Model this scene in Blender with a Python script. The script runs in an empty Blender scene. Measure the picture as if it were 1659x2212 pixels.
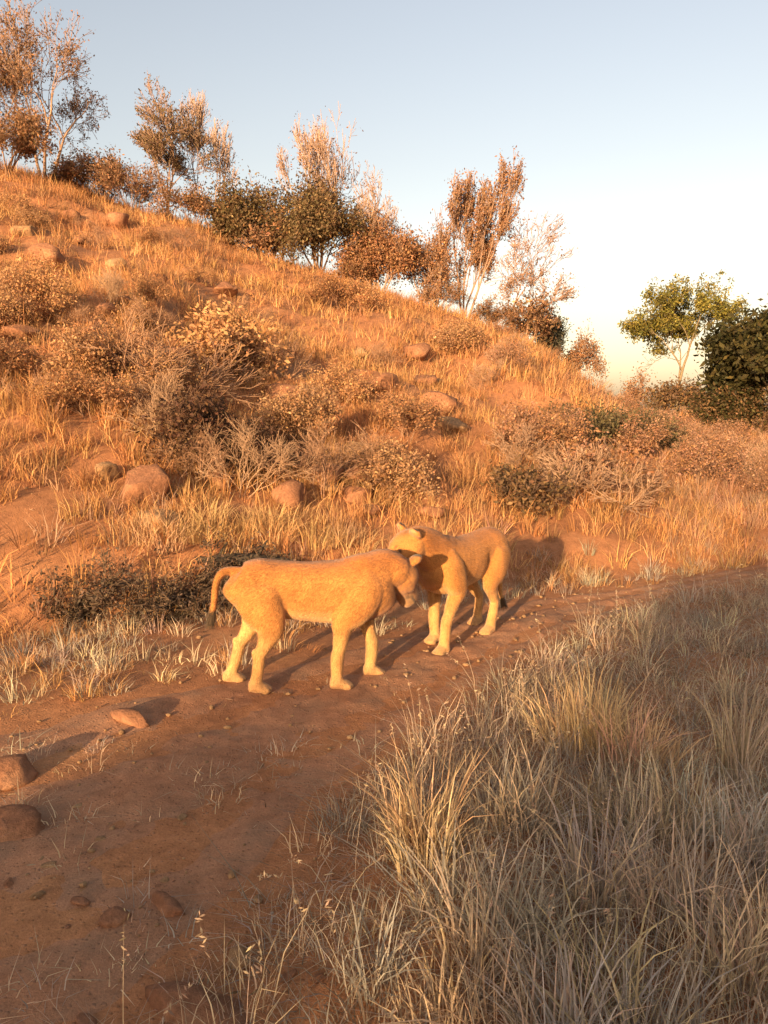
import bpy, bmesh, math, random
import numpy as np
from mathutils import Vector, Matrix

R = math.radians
scene = bpy.context.scene
COL = scene.collection

# ------------------------------------------------------------------ camera, sky, sun, exposure
CAM_Z = 1.9
PITCH = 7.35
cam_d = bpy.data.cameras.new('camera')
cam_d.lens = 26.0
cam_d.sensor_width = 36.0
cam_d.clip_end = 3000.0
cam = bpy.data.objects.new('camera', cam_d)
COL.objects.link(cam)
cam.location = (0, 0, CAM_Z)
cam.rotation_euler = (R(90 - PITCH), 0, 0)
scene.camera = cam

SUN_EL = 10.0
SUN_AZ = 24.0          # degrees to the left of straight behind the camera
sd = Vector((-math.sin(R(SUN_AZ)) * math.cos(R(SUN_EL)), -math.cos(R(SUN_AZ)) * math.cos(R(SUN_EL)), math.sin(R(SUN_EL))))

world = bpy.data.worlds.new('World')
scene.world = world
world.use_nodes = True
wn = world.node_tree
wn.nodes.clear()
sky = wn.nodes.new('ShaderNodeTexSky')
sky.sky_type = 'NISHITA'
sky.sun_disc = False
sky.sun_elevation = R(SUN_EL)
sky.sun_rotation = math.atan2(sd.x, sd.y)
sky.air_density = 1.4
sky.dust_density = 2.3
sky.ozone_density = 0.6
bg = wn.nodes.new('ShaderNodeBackground')
bg.inputs['Strength'].default_value = 0.108
wo = wn.nodes.new('ShaderNodeOutputWorld')
hsv = wn.nodes.new('ShaderNodeHueSaturation')
hsv.inputs['Saturation'].default_value = 0.72
wn.links.new(sky.outputs[0], hsv.inputs['Color'])
tint = wn.nodes.new('ShaderNodeMix'); tint.data_type = 'RGBA'; tint.blend_type = 'MULTIPLY'
tint.inputs[0].default_value = 1.0
tint.inputs[7].default_value = (1.04, .95, .99, 1)
wn.links.new(hsv.outputs[0], tint.inputs[6])
wn.links.new(tint.outputs[2], bg.inputs['Color'])
wn.links.new(bg.outputs[0], wo.inputs['Surface'])

sun_d = bpy.data.lights.new('sun', 'SUN')
sun_d.energy = 4.4
sun_d.angle = R(0.9)
sun_d.color = (1.0, 0.67, 0.36)
sun = bpy.data.objects.new('sun', sun_d)
COL.objects.link(sun)
sun.rotation_euler = sd.to_track_quat('Z', 'Y').to_euler()

scene.view_settings.view_transform = 'Standard'
scene.view_settings.look = 'None'
scene.view_settings.gamma = 1.0
scene.view_settings.exposure = 1.4

# ------------------------------------------------------------------ helpers
F = 26.0 / 36.0 * 2212.0      # focal length in pixels of a 1659 x 2212 copy of the picture
cp, sp = math.cos(R(PITCH)), math.sin(R(PITCH))

def ray(px, py):
    a = (px - 829.5) / F
    b = (1106 - py) / F
    d = np.array([a, cp + b * sp, -sp + b * cp])
    return d / d[1]           # scaled so that it advances 1 m in y

_rs = np.random.RandomState(7)
_tab = _rs.rand(256, 256)

def vnoise(x, y):
    x = np.asarray(x, float); y = np.asarray(y, float)
    xi = np.floor(x).astype(int); yi = np.floor(y).astype(int)
    fx = x - xi; fy = y - yi
    fx = fx * fx * (3 - 2 * fx); fy = fy * fy * (3 - 2 * fy)
    a = _tab[xi % 256, yi % 256]; b = _tab[(xi + 1) % 256, yi % 256]
    c = _tab[xi % 256, (yi + 1) % 256]; d = _tab[(xi + 1) % 256, (yi + 1) % 256]
    return (a * (1 - fx) + b * fx) * (1 - fy) + (c * (1 - fx) + d * fx) * fy

def fbm(x, y, o=4):
    s = 0; a = .5; f = 1.0
    for _ in range(o):
        s = s + a * (vnoise(x * f + 13.7 * f, y * f + 5.1) - .5)
        a *= .5; f *= 2.03
    return s

def sstep(a, b, x):
    t = np.clip((x - a) / (b - a), 0, 1)
    return t * t * (3 - 2 * t)

RIDGE_Y = 30.0
SKY_PX = [-900, -400, 0, 150, 300, 420, 560, 700, 850, 1000, 1130, 1200, 1285, 1400, 1700, 2300]
SKY_PY = [250, 300, 372, 405, 470, 492, 565, 600, 655, 700, 752, 818, 893, 918, 912, 905]
_rx, _rz = [], []
for _a, _b in zip(SKY_PX, SKY_PY):
    _d = ray(_a, _b)
    _rx.append(_d[0] * RIDGE_Y); _rz.append(CAM_Z + _d[2] * RIDGE_Y)
FOOT_X = [-30, -8, -3.5, -1, 1, 4, 10, 20, 60]
FOOT_Y = [3.0, 5.2, 6.2, 7.6, 8.4, 9.2, 11.5, 15, 22]

def foot(x):
    return np.interp(x, FOOT_X, FOOT_Y)

def H(x, y):
    x = np.asarray(x, float); y = np.asarray(y, float)
    xr = x * RIDGE_Y / np.clip(y, 7.0, RIDGE_Y)          # hill contours fan out from its foot
    xr = x * .45 + xr * .55
    zr = np.interp(x, _rx, _rz) * sstep(8, 30, y) + np.interp(xr, _rx, _rz) * (1 - sstep(8, 30, y))
    yf = foot(x)
    t = (y - yf) / (RIDGE_Y - yf)
    tc = np.clip(t, 0, 1)
    prof = tc * (1.12 - .12 * tc)
    hill = zr * prof
    back = np.clip((y - RIDGE_Y) / 60.0, 0, 1)
    hill = np.where(t > 1, zr * (1 - .75 * sstep(0, 1, back)), hill)
    amp = sstep(0, .1, t)
    near = sstep(60, 20, y)
    z = hill + amp * near * (fbm(x * .35, y * .35, 3) * 1.5 * sstep(0.0, .25, t) * (1 - .9 * sstep(.8, 1, t)) + fbm(x * 1.3 + 9, y * 1.3, 3) * .42)
    z = z + .22 * sstep(yf - .1, yf + .5, y) * (1 - back)          # little earth bank where the hill starts
    z = z + (1 - amp) * (fbm(x * .9, y * .9, 3) * .07 + fbm(x * 4, y * 4, 2) * .018)
    # unseen rise added behind the camera to shade the foreground, notched for sun
    z = z + sstep(-3, -13, y) * (2.37 + 1.5 * fbm(x * .25, y * .2, 3) + .08 * sstep(-8.4, -7.4, x) - 1.0 * np.exp(-((x + 10.0) / .75) ** 2))
    return z

def ground_at(px, py, off=0.0):
    """where the sight line through a picture point meets the ground"""
    d = ray(px, py)
    ys = np.concatenate([np.linspace(1.5, 40, 4000), np.linspace(40, 400, 2000)])
    zz = CAM_Z + d[2] * ys
    hh = H(d[0] * ys, ys)
    i = np.argmax(zz <= hh)
    y = ys[i]
    return np.array([d[0] * y, y, float(H(d[0] * y, y)) + off])

def at_depth(px, y):
    """a ground point at depth y below picture column px"""
    x = (px - 829.5) / F * y / 1.0
    x = ray(px, 900)[0] * y
    return np.array([x, y, float(H(x, y))])

# --- mesh from arrays
def mesh(name, V, Fc, col=None, smooth=False):
    V = np.asarray(V, np.float32); Fc = np.asarray(Fc, np.int32)
    m = bpy.data.meshes.new(name)
    n, k = Fc.shape
    m.vertices.add(len(V)); m.vertices.foreach_set('co', V.ravel())
    m.loops.add(n * k); m.loops.foreach_set('vertex_index', Fc.ravel())
    m.polygons.add(n)
    m.polygons.foreach_set('loop_start', np.arange(0, n * k, k, dtype=np.int32))
    m.polygons.foreach_set('loop_total', np.full(n, k, np.int32))
    if smooth:
        m.polygons.foreach_set('use_smooth', np.ones(n, bool))
    if col is not None:
        a = m.color_attributes.new('Col', 'FLOAT_COLOR', 'POINT')
        c = np.ones((len(V), 4), np.float32); c[:, :3] = col
        a.data.foreach_set('color', c.ravel())
    m.update(calc_edges=True)
    m.validate()
    return m

def link(name, m, mat, parent=None):
    o = bpy.data.objects.new(name, m)
    COL.objects.link(o)
    if mat is not None:
        m.materials.clear(); m.materials.append(mat)
    if parent is not None:
        o.parent = parent
    return o

def tag(o, label=None, cat=None, group=None, kind=None):
    if label: o['label'] = label
    if cat: o['category'] = cat
    if group: o['group'] = group
    if kind: o['kind'] = kind
    return o

def empty(name, loc, rz=0.0):
    o = bpy.data.objects.new(name, None)
    o.empty_display_size = .2
    COL.objects.link(o)
    o.location = loc; o.rotation_euler = (0, 0, rz)
    return o

# ------------------------------------------------------------------ materials
def newmat(name):
    m = bpy.data.materials.new(name); m.use_nodes = True
    nt = m.node_tree; nt.nodes.clear()
    out = nt.nodes.new('ShaderNodeOutputMaterial')
    p = nt.nodes.new('ShaderNodeBsdfPrincipled')
    nt.links.new(p.outputs[0], out.inputs['Surface'])
    p.inputs['Specular IOR Level'].default_value = .2
    return m, nt, p, out

def noise(nt, scale, detail=6, rough=.6, coord=None):
    n = nt.nodes.new('ShaderNodeTexNoise')
    n.inputs['Scale'].default_value = scale; n.inputs['Detail'].default_value = detail
    n.inputs['Roughness'].default_value = rough
    if coord is not None: nt.links.new(coord, n.inputs['Vector'])
    return n

def ramp(nt, src, stops):
    r = nt.nodes.new('ShaderNodeValToRGB')
    e = r.color_ramp.elements
    while len(e) < len(stops): e.new(.5)
    for el, (p, c) in zip(e, stops):
        el.position = p; el.color = (*c, 1)
    nt.links.new(src, r.inputs['Fac'])
    return r

def mix(nt, fac, a, b, mode='MIX'):
    n = nt.nodes.new('ShaderNodeMix'); n.data_type = 'RGBA'; n.blend_type = mode
    for s, v in ((n.inputs[0], fac), (n.inputs[6], a), (n.inputs[7], b)):
        if hasattr(v, 'is_output'): nt.links.new(v, s)
        elif isinstance(v, (int, float)): s.default_value = v
        else: s.default_value = (*v, 1)
    return n.outputs[2]

def bump(nt, p, h, strength, dist=.02):
    b = nt.nodes.new('ShaderNodeBump')
    b.inputs['Strength'].default_value = strength; b.inputs['Distance'].default_value = dist
    nt.links.new(h, b.inputs['Height']); nt.links.new(b.outputs[0], p.inputs['Normal'])

def leafmat(name, transl=.35, rough=.75, tint=(1, 1, 1)):
    """thin plant matter coloured by its own colour attribute"""
    m, nt, p, out = newmat(name)
    at = nt.nodes.new('ShaderNodeAttribute'); at.attribute_name = 'Col'
    c = at.outputs['Color']
    geo = nt.nodes.new('ShaderNodeTexCoord')
    n = noise(nt, 30, 3, .6, geo.outputs['Object'])
    c = mix(nt, .35, c, mix(nt, 1.0, c, ramp(nt, n.outputs[0], [(.3, (.5, .5, .5)), (.7, (1.3, 1.3, 1.3))]).outputs[0], 'MULTIPLY'))
    nt.links.new(c, p.inputs['Base Color'])
    p.inputs['Roughness'].default_value = rough
    tr = nt.nodes.new('ShaderNodeBsdfTranslucent')
    nt.links.new(c, tr.inputs['Color'])
    ms = nt.nodes.new('ShaderNodeMixShader'); ms.inputs[0].default_value = transl
    nt.links.new(p.outputs[0], ms.inputs[1]); nt.links.new(tr.outputs[0], ms.inputs[2])
    nt.links.new(ms.outputs[0], out.inputs['Surface'])
    return m

def soilmat(name, c1, c2, c3, peb=.5):
    m, nt, p, out = newmat(name)
    tc = nt.nodes.new('ShaderNodeTexCoord'); co = tc.outputs['Object']
    n1 = noise(nt, .9, 8, .62, co); n2 = noise(nt, 11, 8, .7, co); n3 = noise(nt, 90, 4, .7, co)
    a = ramp(nt, n1.outputs[0], [(.32, c1), (.52, c2), (.72, c3)]).outputs[0]
    b = mix(nt, .55, a, mix(nt, 1.0, a, ramp(nt, n2.outputs[0], [(.3, (.45, .43, .42)), (.7, (1.5, 1.48, 1.45))]).outputs[0], 'MULTIPLY'))
    b = mix(nt, .4, b, mix(nt, 1.0, b, ramp(nt, n3.outputs[0], [(.3, (.5, .5, .5)), (.7, (1.5, 1.5, 1.5))]).outputs[0], 'MULTIPLY'))
    v = nt.nodes.new('ShaderNodeTexVoronoi'); v.inputs['Scale'].default_value = 34
    nt.links.new(co, v.inputs['Vector'])
    vr = ramp(nt, v.outputs['Distance'], [(.12, (1, 1, 1)), (.3, (0, 0, 0))])
    b = mix(nt, mix(nt, 1.0, vr.outputs[0], ramp(nt, n2.outputs[0], [(.5, (0, 0, 0)), (.62, (peb, peb, peb))]).outputs[0], 'MULTIPLY'), b, (.30, .21, .15))
    nt.links.new(b, p.inputs['Base Color'])
    p.inputs['Roughness'].default_value = .95
    h = mix(nt, .5, n2.outputs[0], n3.outputs[0])
    h = mix(nt, .25, h, vr.outputs[0])
    bump(nt, p, h, .9, .03)
    return m

def rockmat(name, c1, c2, c3):
    m, nt, p, out = newmat(name)
    tc = nt.nodes.new('ShaderNodeTexCoord'); co = tc.outputs['Object']
    n1 = noise(nt, 2.2, 8, .65, co); n2 = noise(nt, 22, 8, .7, co)
    a = ramp(nt, n1.outputs[0], [(.3, c1), (.5, c2), (.7, c3)]).outputs[0]
    b = mix(nt, .6, a, mix(nt, 1.0, a, ramp(nt, n2.outputs[0], [(.3, (.4, .4, .4)), (.7, (1.5, 1.5, 1.5))]).outputs[0], 'MULTIPLY'))
    nt.links.new(b, p.inputs['Base Color'])
    p.inputs['Roughness'].default_value = .9
    bump(nt, p, mix(nt, .5, n1.outputs[0], n2.outputs[0]), .9, .06)
    return m

def barkmat(name, c1, c2):
    m, nt, p, out = newmat(name)
    tc = nt.nodes.new('ShaderNodeTexCoord')
    mp = nt.nodes.new('ShaderNodeMapping'); mp.inputs['Scale'].default_value = (9, 9, 2)
    nt.links.new(tc.outputs['Object'], mp.inputs['Vector'])
    n1 = noise(nt, 2.0, 6, .7, mp.outputs[0])
    a = ramp(nt, n1.outputs[0], [(.3, c1), (.7, c2)]).outputs[0]
    nt.links.new(a, p.inputs['Base Color']); p.inputs['Roughness'].default_value = .9
    bump(nt, p, n1.outputs[0], .8, .03)
    return m

M_SOIL = soilmat('hill_soil', (.28, .125, .058), (.38, .17, .075), (.44, .22, .10))
def mottle(m):
    nt = m.node_tree; p = next(n for n in nt.nodes if n.type == 'BSDF_PRINCIPLED')
    src = p.inputs['Base Color'].links[0].from_socket
    tc = nt.nodes.new('ShaderNodeTexCoord')
    n = noise(nt, 2.6, 7, .68, tc.outputs['Object'])
    f = ramp(nt, n.outputs[0], [(.46, (0, 0, 0)), (.66, (.5, .5, .5))]).outputs[0]
    nt.links.new(mix(nt, f, src, (.27, .175, .11)), p.inputs['Base Color'])

M_TRACK = soilmat('track_soil', (.28, .135, .072), (.36, .175, .092), (.43, .225, .125), .35)
mottle(M_TRACK)
M_GRASS = leafmat('dry_grass', .35)
M_LEAF = leafmat('leaf', .35, .6)
M_TWIG = leafmat('twig', 0.0, .85)
M_ROCK = rockmat('red_rock', (.16, .075, .042), (.27, .125, .065), (.36, .19, .10))
M_ROCK2 = rockmat('tan_rock', (.20, .115, .06), (.32, .19, .095), (.40, .26, .14))
M_BARK = barkmat('bark', (.07, .045, .03), (.2, .13, .09))
M_LOG = barkmat('old_log', (.03, .024, .018), (.085, .065, .045))
M_LIT = leafmat('litter', .15, .85)

# ------------------------------------------------------------------ ground
def warp(n, lo, hi, c, k):
    """spacing that is fine near c and widens outwards"""
    u0 = math.asinh((lo - c) / k); u1 = math.asinh((hi - c) / k)
    return c + k * np.sinh(np.linspace(u0, u1, n))

gx = warp(250, -900, 900, 0.5, 6.0)
gy = warp(300, -400, 1500, 6.0, 6.5)
GX, GY = np.meshgrid(gx, gy)
GZ = H(GX, GY)
GZ = GZ - .8 * sstep(60, 200, np.hypot(GX, GY - 5)) * np.clip(GZ, 0, 1e9)     # far land flattens out
V = np.stack([GX.ravel(), GY.ravel(), GZ.ravel()], 1)
nx, ny = len(gx), len(gy)
ii = (np.arange(ny - 1)[:, None] * nx + np.arange(nx - 1)[None, :]).ravel()
Fq = np.stack([ii, ii + 1, ii + nx + 1, ii + nx], 1)
ground = link('ground', mesh('ground', V, Fq, smooth=True), M_SOIL)
tag(ground, 'reddish dry earth of the hillside and plain', kind='structure')

# track: strip between its far and near edge
far_px = [(-500, 1600), (-200, 1580), (0, 1555), (200, 1510), (470, 1455), (700, 1400), (950, 1345), (1150, 1292), (1400, 1262), (1659, 1212), (1900, 1180)]
near_px = [(-1100, 2900), (-300, 2500), (250, 2330), (560, 1950), (730, 1740), (900, 1600), (1050, 1480), (1200, 1378), (1420, 1300), (1659, 1242), (1900, 1203)]

def flat_pt(px, py):
    d = ray(px, py); y = -CAM_Z / d[2]
    return d[0] * y, y

def resample(P, n):
    P = np.array(P); s = np.r_[0, np.cumsum(np.hypot(*np.diff(P, axis=0).T))]
    u = np.linspace(0, s[-1], n)
    return np.stack([np.interp(u, s, P[:, 0]), np.interp(u, s, P[:, 1])], 1)

TF = resample([flat_pt(*p) for p in far_px], 420)
TN = resample([flat_pt(*p) for p in near_px], 420)
def sm(P):
    Q = P.copy()
    for _ in range(12): Q[1:-1] = (Q[:-2] + Q[1:-1] * 2 + Q[2:]) / 4
    return Q
TF, TN = sm(TF), sm(TN)
K = 64
w = np.linspace(0, 1, K)[None, :, None]
TP = TF[:, None, :] * (1 - w) + TN[:, None, :] * w
tx, ty = TP[..., 0], TP[..., 1]
edge = np.minimum(w[..., 0], 1 - w[..., 0]) + 0 * tx
dz = -.02 + .034 * sstep(0, .16, edge + .1 * fbm(tx * 3, ty * 3, 3))
rut = -.035 * np.exp(-((w[..., 0] - .32) / .09) ** 2) - .035 * np.exp(-((w[..., 0] - .72) / .09) ** 2)
tz = H(tx, ty) + dz + rut * 0.6 + .035 * fbm(tx * 7, ty * 7, 4) * sstep(.1, .3, edge)
V = np.stack([tx.ravel(), ty.ravel(), tz.ravel()], 1)
ii = (np.arange(419)[:, None] * K + np.arange(K - 1)[None, :]).ravel()
Fq = np.stack([ii, ii + K, ii + K + 1, ii + 1], 1)
track = link('dirt_track', mesh('dirt_track', V, Fq, smooth=True), M_TRACK)
tag(track, 'bare reddish brown dirt track winding along the foot of the hill', kind='structure')
TRACK_POLY = np.concatenate([TF, TN[::-1]])

def in_track(x, y):
    x = np.asarray(x); y = np.asarray(y)
    c = np.zeros(x.shape, bool)
    P = TRACK_POLY; Q = np.roll(P, -1, 0)
    for (x1, y1), (x2, y2) in zip(P, Q):
        if y1 == y2: continue
        k = ((y1 > y) != (y2 > y)) & (x < (x2 - x1) * (y - y1) / (y2 - y1) + x1)
        c ^= k
    return c

# ------------------------------------------------------------------ grass
def grass_arrays(C, n, hgt, rad, width, lean, cols, seed, segs=2):
    """C (K,3) tuft centres, hgt (K,), cols (K,3); returns verts, tris, colours"""
    rs = np.random.RandomState(seed)
    Kc = len(C); N = Kc * n
    ti = np.repeat(np.arange(Kc), n)
    az = rs.rand(N) * 2 * np.pi
    rr = np.sqrt(rs.rand(N)) * np.asarray(rad)[ti] if np.ndim(rad) else np.sqrt(rs.rand(N)) * rad
    base = C[ti].copy()
    base[:, 0] += np.cos(az) * rr; base[:, 1] += np.sin(az) * rr
    base[:, 2] -= .03
    az2 = az + rs.randn(N) * .8
    D = np.stack([np.cos(az2), np.sin(az2), 0 * az2], 1)
    L = np.asarray(hgt)[ti] * (.45 + .75 * rs.rand(N))
    ln = lean * (.15 + 1.2 * rs.rand(N) ** 1.3)
    wa = rs.rand(N) * 2 * np.pi
    W = np.stack([np.cos(wa), np.sin(wa), 0 * wa], 1) * (width * (.6 + .8 * rs.rand(N)))[:, None] * .5
    pts = []
    for k in range(segs + 1):
        s = k / segs
        p = base + D * (L * ln * s ** 1.8)[:, None]
        p[:, 2] += L * s * (1 - .38 * np.minimum(ln, 1.4) * s)
        if k < segs:
            ww = W * (1 - .45 * s)
            pts += [p - ww, p + ww]
        else:
            pts += [p]
    nv = len(pts)
    V = np.stack(pts, 1).reshape(-1, 3)
    b = (np.arange(N) * nv)[:, None]
    T = []
    for k in range(segs - 1):
        o = 2 * k
        T += [b + np.array([o, o + 1, o + 3]), b + np.array([o, o + 3, o + 2])]
    o = 2 * (segs - 1)
    T += [b + np.array([o, o + 1, o + 2])]
    T = np.concatenate(T)
    c = cols[ti] * (.7 + .6 * rs.rand(N))[:, None]
    return V, T, np.repeat(c, nv, 0)

def pal(rs, n, colours, jitter=.12):
    P = np.array(colours)
    c = P[rs.randint(len(P), size=n)]
    return c * (1 + jitter * rs.randn(n, 1)) * (1 + .04 * rs.randn(n, 3))

GOLD = [(.52, .29, .115), (.58, .34, .145), (.45, .22, .085), (.56, .285, .11), (.48, .29, .13)]
STRAW = [(.62, .47, .30), (.52, .41, .29), (.66, .51, .33), (.36, .28, .20), (.56, .41, .25), (.48, .42, .33), (.40, .35, .28)]

def grass_obj(name, label, C, n, hgt, rad, width, lean, cols, seed, segs=2):
    V, T, c = grass_arrays(C, n, hgt, rad, width, lean, cols, seed, segs)
    o = link(name, mesh(name, V, T, np.clip(c, .01, .9)), M_GRASS)
    return tag(o, label, 'grass', kind='stuff')

RUSTG = [(.46, .22, .09), (.38, .19, .085), (.50, .25, .105), (.36, .20, .10)]
PINKG = [(.44, .27, .17), (.40, .23, .14), (.48, .31, .19), (.34, .21, .135)]
def patchy(rs, C):
    n = len(C)
    g = pal(rs, n, GOLD, .16); r = pal(rs, n, RUSTG, .2); q = pal(rs, n, PINKG, .16)
    d = fbm(C[:, 0] * .45 + C[:, 1] * .25, C[:, 1] * .5 + 40, 4) * 3.2 + .18 + .25 * rs.randn(n)
    c = np.where((d > .0)[:, None], g, r)
    right = sstep(2.5, 6.0, C[:, 0] - .12 * (C[:, 1] - 9)) * sstep(26, 20, C[:, 1]) + .25 * sstep(10, 8, C[:, 1])  # pinkish bank grass, its duller colour also standing in for weaker sun
    return np.where((rs.rand(n) < right * .75)[:, None], q, c)
rs = np.random.RandomState(3)
# hillside
def hill_pts(n, seed, ymin, ymax):
    rs = np.random.RandomState(seed)
    y = ymin + (ymax - ymin) * rs.rand(n) ** .85
    x = (rs.rand(n) * 2 - 1) * (4 + y * .66)
    keep = (y > foot(x) - .1) & ~in_track(x, y)
    d = fbm(x * .55 + 31, y * .55, 3)
    keep &= (d + rs.rand(n) * .5 > .16)
    x, y = x[keep], y[keep]
    return np.stack([x, y, H(x, y)], 1)
C = hill_pts(9000, 11, 5, 17)
rs = np.random.RandomState(12)
grass_obj('hill_grass', 'golden dry grass covering the lower hillside', C, 22, .22 + .28 * rs.rand(len(C)), .11, .009, .85, patchy(rs, C), 13)
C = hill_pts(13000, 21, 16, 33)
grass_obj('hill_grass', 'orange dry grass covering the upper hillside up to the skyline', C, 10, .25 + .35 * rs.rand(len(C)), .16, .018, .85, patchy(rs, C), 23)
# plain beyond and to the right
n = 2600
y = 33 + 90 * rs.rand(n) ** 1.6; x = (rs.rand(n) * 2 - .6) * (8 + y * .55)
C = np.stack([x, y, H(x, y)], 1)
grass_obj('far_grass', 'far dry grass on the plain beyond the hill', C, 8, .4 + .4 * rs.rand(n), .3, .05, .7, pal(rs, n, GOLD), 33)

# near verge (camera side of the track)
def verge(n, seed, x0, x1, y0, y1, dens):
    rs = np.random.RandomState(seed)
    x = x0 + (x1 - x0) * rs.rand(n); y = y0 + (y1 - y0) * rs.rand(n)
    k = ~in_track(x, y) & (y < foot(x) + .3) & (rs.rand(n) < dens(x, y))
    x, y = x[k], y[k]
    return np.stack([x, y, H(x, y)], 1)

nearline_x, nearline_y = TN[:, 0], TN[:, 1]
def right_of_track(x, y):
    yt = np.interp(x, nearline_x, nearline_y)
    return y < yt
def dens_r(x, y):
    yt = np.interp(x, nearline_x, nearline_y)
    d = np.clip((yt - y) / .35, 0, 1) * sstep(-1.3, .2, x + (y - 2.2) * .15)
    return np.where(y < yt, d * (.8 + 1.5 * fbm(x * 1.5, y * 1.5, 3)), 0)
C = verge(4200, 41, -2.5, 6.5, .6, 8.5, dens_r)
rs = np.random.RandomState(42)
grass_obj('verge_grass', 'straw grey dry grass growing between the camera and the track', C, 26, .10 + .26 * rs.rand(len(C)), .09, .0042, 1.1, pal(rs, len(C), STRAW, .28), 43, 2)
C = verge(5200, 47, -2.5, 6.5, .6, 8.5, dens_r)
grass_obj('matted_straw', 'flattened broken straw matted between the standing grass tufts', C, 14, .10 + .16 * rs.rand(len(C)), .12, .0045, 2.6, pal(rs, len(C), [(.40, .32, .22), (.32, .26, .19), (.46, .36, .24), (.26, .19, .13), (.38, .33, .27)], .25), 48, 2)
def dens_l(x, y):
    return np.where(right_of_track(x, y), 0, .55 + 2.2 * fbm(x * 1.1 + 4, y * 1.1, 3)) * sstep(7.5, 5, x)
C = verge(5200, 51, -8, 7, 3.5, 11, dens_l)
grass_obj('bank_grass', 'short dry grass on the strip between the track and the hill foot', C, 30, .10 + .18 * rs.rand(len(C)), .08, .006, .95, pal(rs, len(C), STRAW + GOLD), 53, 2)

def dens_b(x, y):
    return np.where(right_of_track(x, y), .35 + 2.4 * fbm(x * 2 + 7, y * 2, 3), .12 * (fbm(x * 2.2, y * 2.2, 2) > .1))
rs_b = np.random.RandomState(57)
xb = -3.2 + 4.0 * rs_b.rand(1500); yb = 1.6 + 2.6 * rs_b.rand(1500)
kb_ = rs_b.rand(1500) < np.where(in_track(xb, yb), .17, .9) * (fbm(xb * 2.2, yb * 2.2, 3) > -.05)
C = np.stack([xb[kb_], yb[kb_], H(xb[kb_], yb[kb_])], 1)
grass_obj('sparse_grass', 'sparse short withered grass on the bare soil at the track edge', C, 14, .05 + .12 * rs_b.rand(len(C)), .06, .005, 1.3, pal(rs_b, len(C), STRAW), 58, 2)

# single tussocks beside the track that stand out
def tussock(px, py, hgt, rad, n, cols, seed, label, group=None, lean=.6):
    p = ground_at(px, py)
    rs = np.random.RandomState(seed)
    C = np.zeros((5, 3)); C[1:, :2] = rs.randn(4, 2) * rad * .45
    C[:, 2] = H(C[:, 0] + p[0], C[:, 1] + p[1]) - p[2]
    V, T, c = grass_arrays(C, n // 5, hgt * (.8 + .4 * rs.rand(5)), rad * .6, .007, lean, pal(rs, 5, cols), seed, 3)
    o = link('grass_tussock', mesh('grass_tussock', V, T, np.clip(c, .01, .9)), M_GRASS)
    o.location = p
    tag(o, label, 'tussock', group)
    return o
BRIGHT = [(.66, .46, .24), (.62, .42, .21), (.68, .49, .27)]
tussock(1215, 1600, .46, .22, 420, BRIGHT, 1, 'broad pale golden grass tussock catching the light beside the track bend')
tussock(1390, 1650, .44, .18, 320, BRIGHT, 2, 'pale golden grass tussock right next to the broad golden one')
for k, (px, py, h, lb) in enumerate([(330, 1150, .34, 'straw hummock of dry grass next to the low tan rock'), (450, 1130, .36, 'broad straw hummock of dry grass above the brush beside the log'), (560, 1140, .34, 'straw hummock of dry grass right above the fallen log'),
        (660, 1150, .32, 'straw hummock of dry grass above the back of the side-on lion'), (745, 1165, .30, 'thin straw hummock of dry grass behind the two heads')]):
    tussock(px, py, h, .42, 520, [(.62, .42, .20), (.56, .36, .16), (.58, .40, .22)], 80 + k, lb, lean=1.0)
tussock(1580, 1680, .62, .12, 170, STRAW, 3, 'tall thin upright grass tussock with greenish grey stems', lean=.35)
tussock(930, 1840, .42, .20, 330, BRIGHT, 4, 'pale straw tussock leaning over the bare edge of the track')
G = 'grey straw tussocks in the shaded foreground'
for k, (px, py, h, lb) in enumerate([
        (1080, 2020, .40, 'grey straw tussock spreading over the litter behind the short stubby tussock'), (1300, 1960, .42, 'wide grey straw tussock in the middle of the shaded grass'), (1500, 1990, .46, 'tall grey straw tussock beside the wide one in the shade'),
        (1190, 2240, .36, 'low grey straw tussock rooted among stones and litter'), (1420, 2260, .38, 'loose grey straw tussock in the darkest part of the shaded grass'), (1640, 2120, .46, 'dense grey straw tussock by the dark gap in the grass'),
        (980, 2190, .28, 'short stubby straw tussock standing on bare litter'), (1640, 1880, .48, 'drooping grey straw tussock below the tall thin upright one'), (1130, 1800, .38, 'grey straw tussock between the leaning pale one and the broad golden one'),
        (1330, 1800, .38, 'grey straw tussock just below the broad golden one'), (1490, 1800, .40, 'grey straw tussock just below the tall thin upright one')]):
    tussock(px, py, h, .2, 260, STRAW, 60 + k, lb, G, .75)

def quads(P, size, seed, up=.8, aspect=.5):
    rs = np.random.RandomState(seed); N = len(P)
    nrm = rs.randn(N, 3) * (1 - up) + np.array([0, 0, up]); nrm /= np.linalg.norm(nrm, axis=1)[:, None]
    a = np.cross(nrm, rs.randn(N, 3)); a /= np.linalg.norm(a, axis=1)[:, None]
    b = np.cross(nrm, a)
    s = (size * (.6 + .8 * rs.rand(N)))[:, None]
    a = a * s; b = b * s * aspect
    V = np.stack([P - a, P - b * .9 + a * .1, P + a, P + b * .9 + a * .1], 1).reshape(-1, 3)
    i = (np.arange(N) * 4)[:, None]
    return V, i + np.array([[0, 1, 2, 3]])

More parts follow.
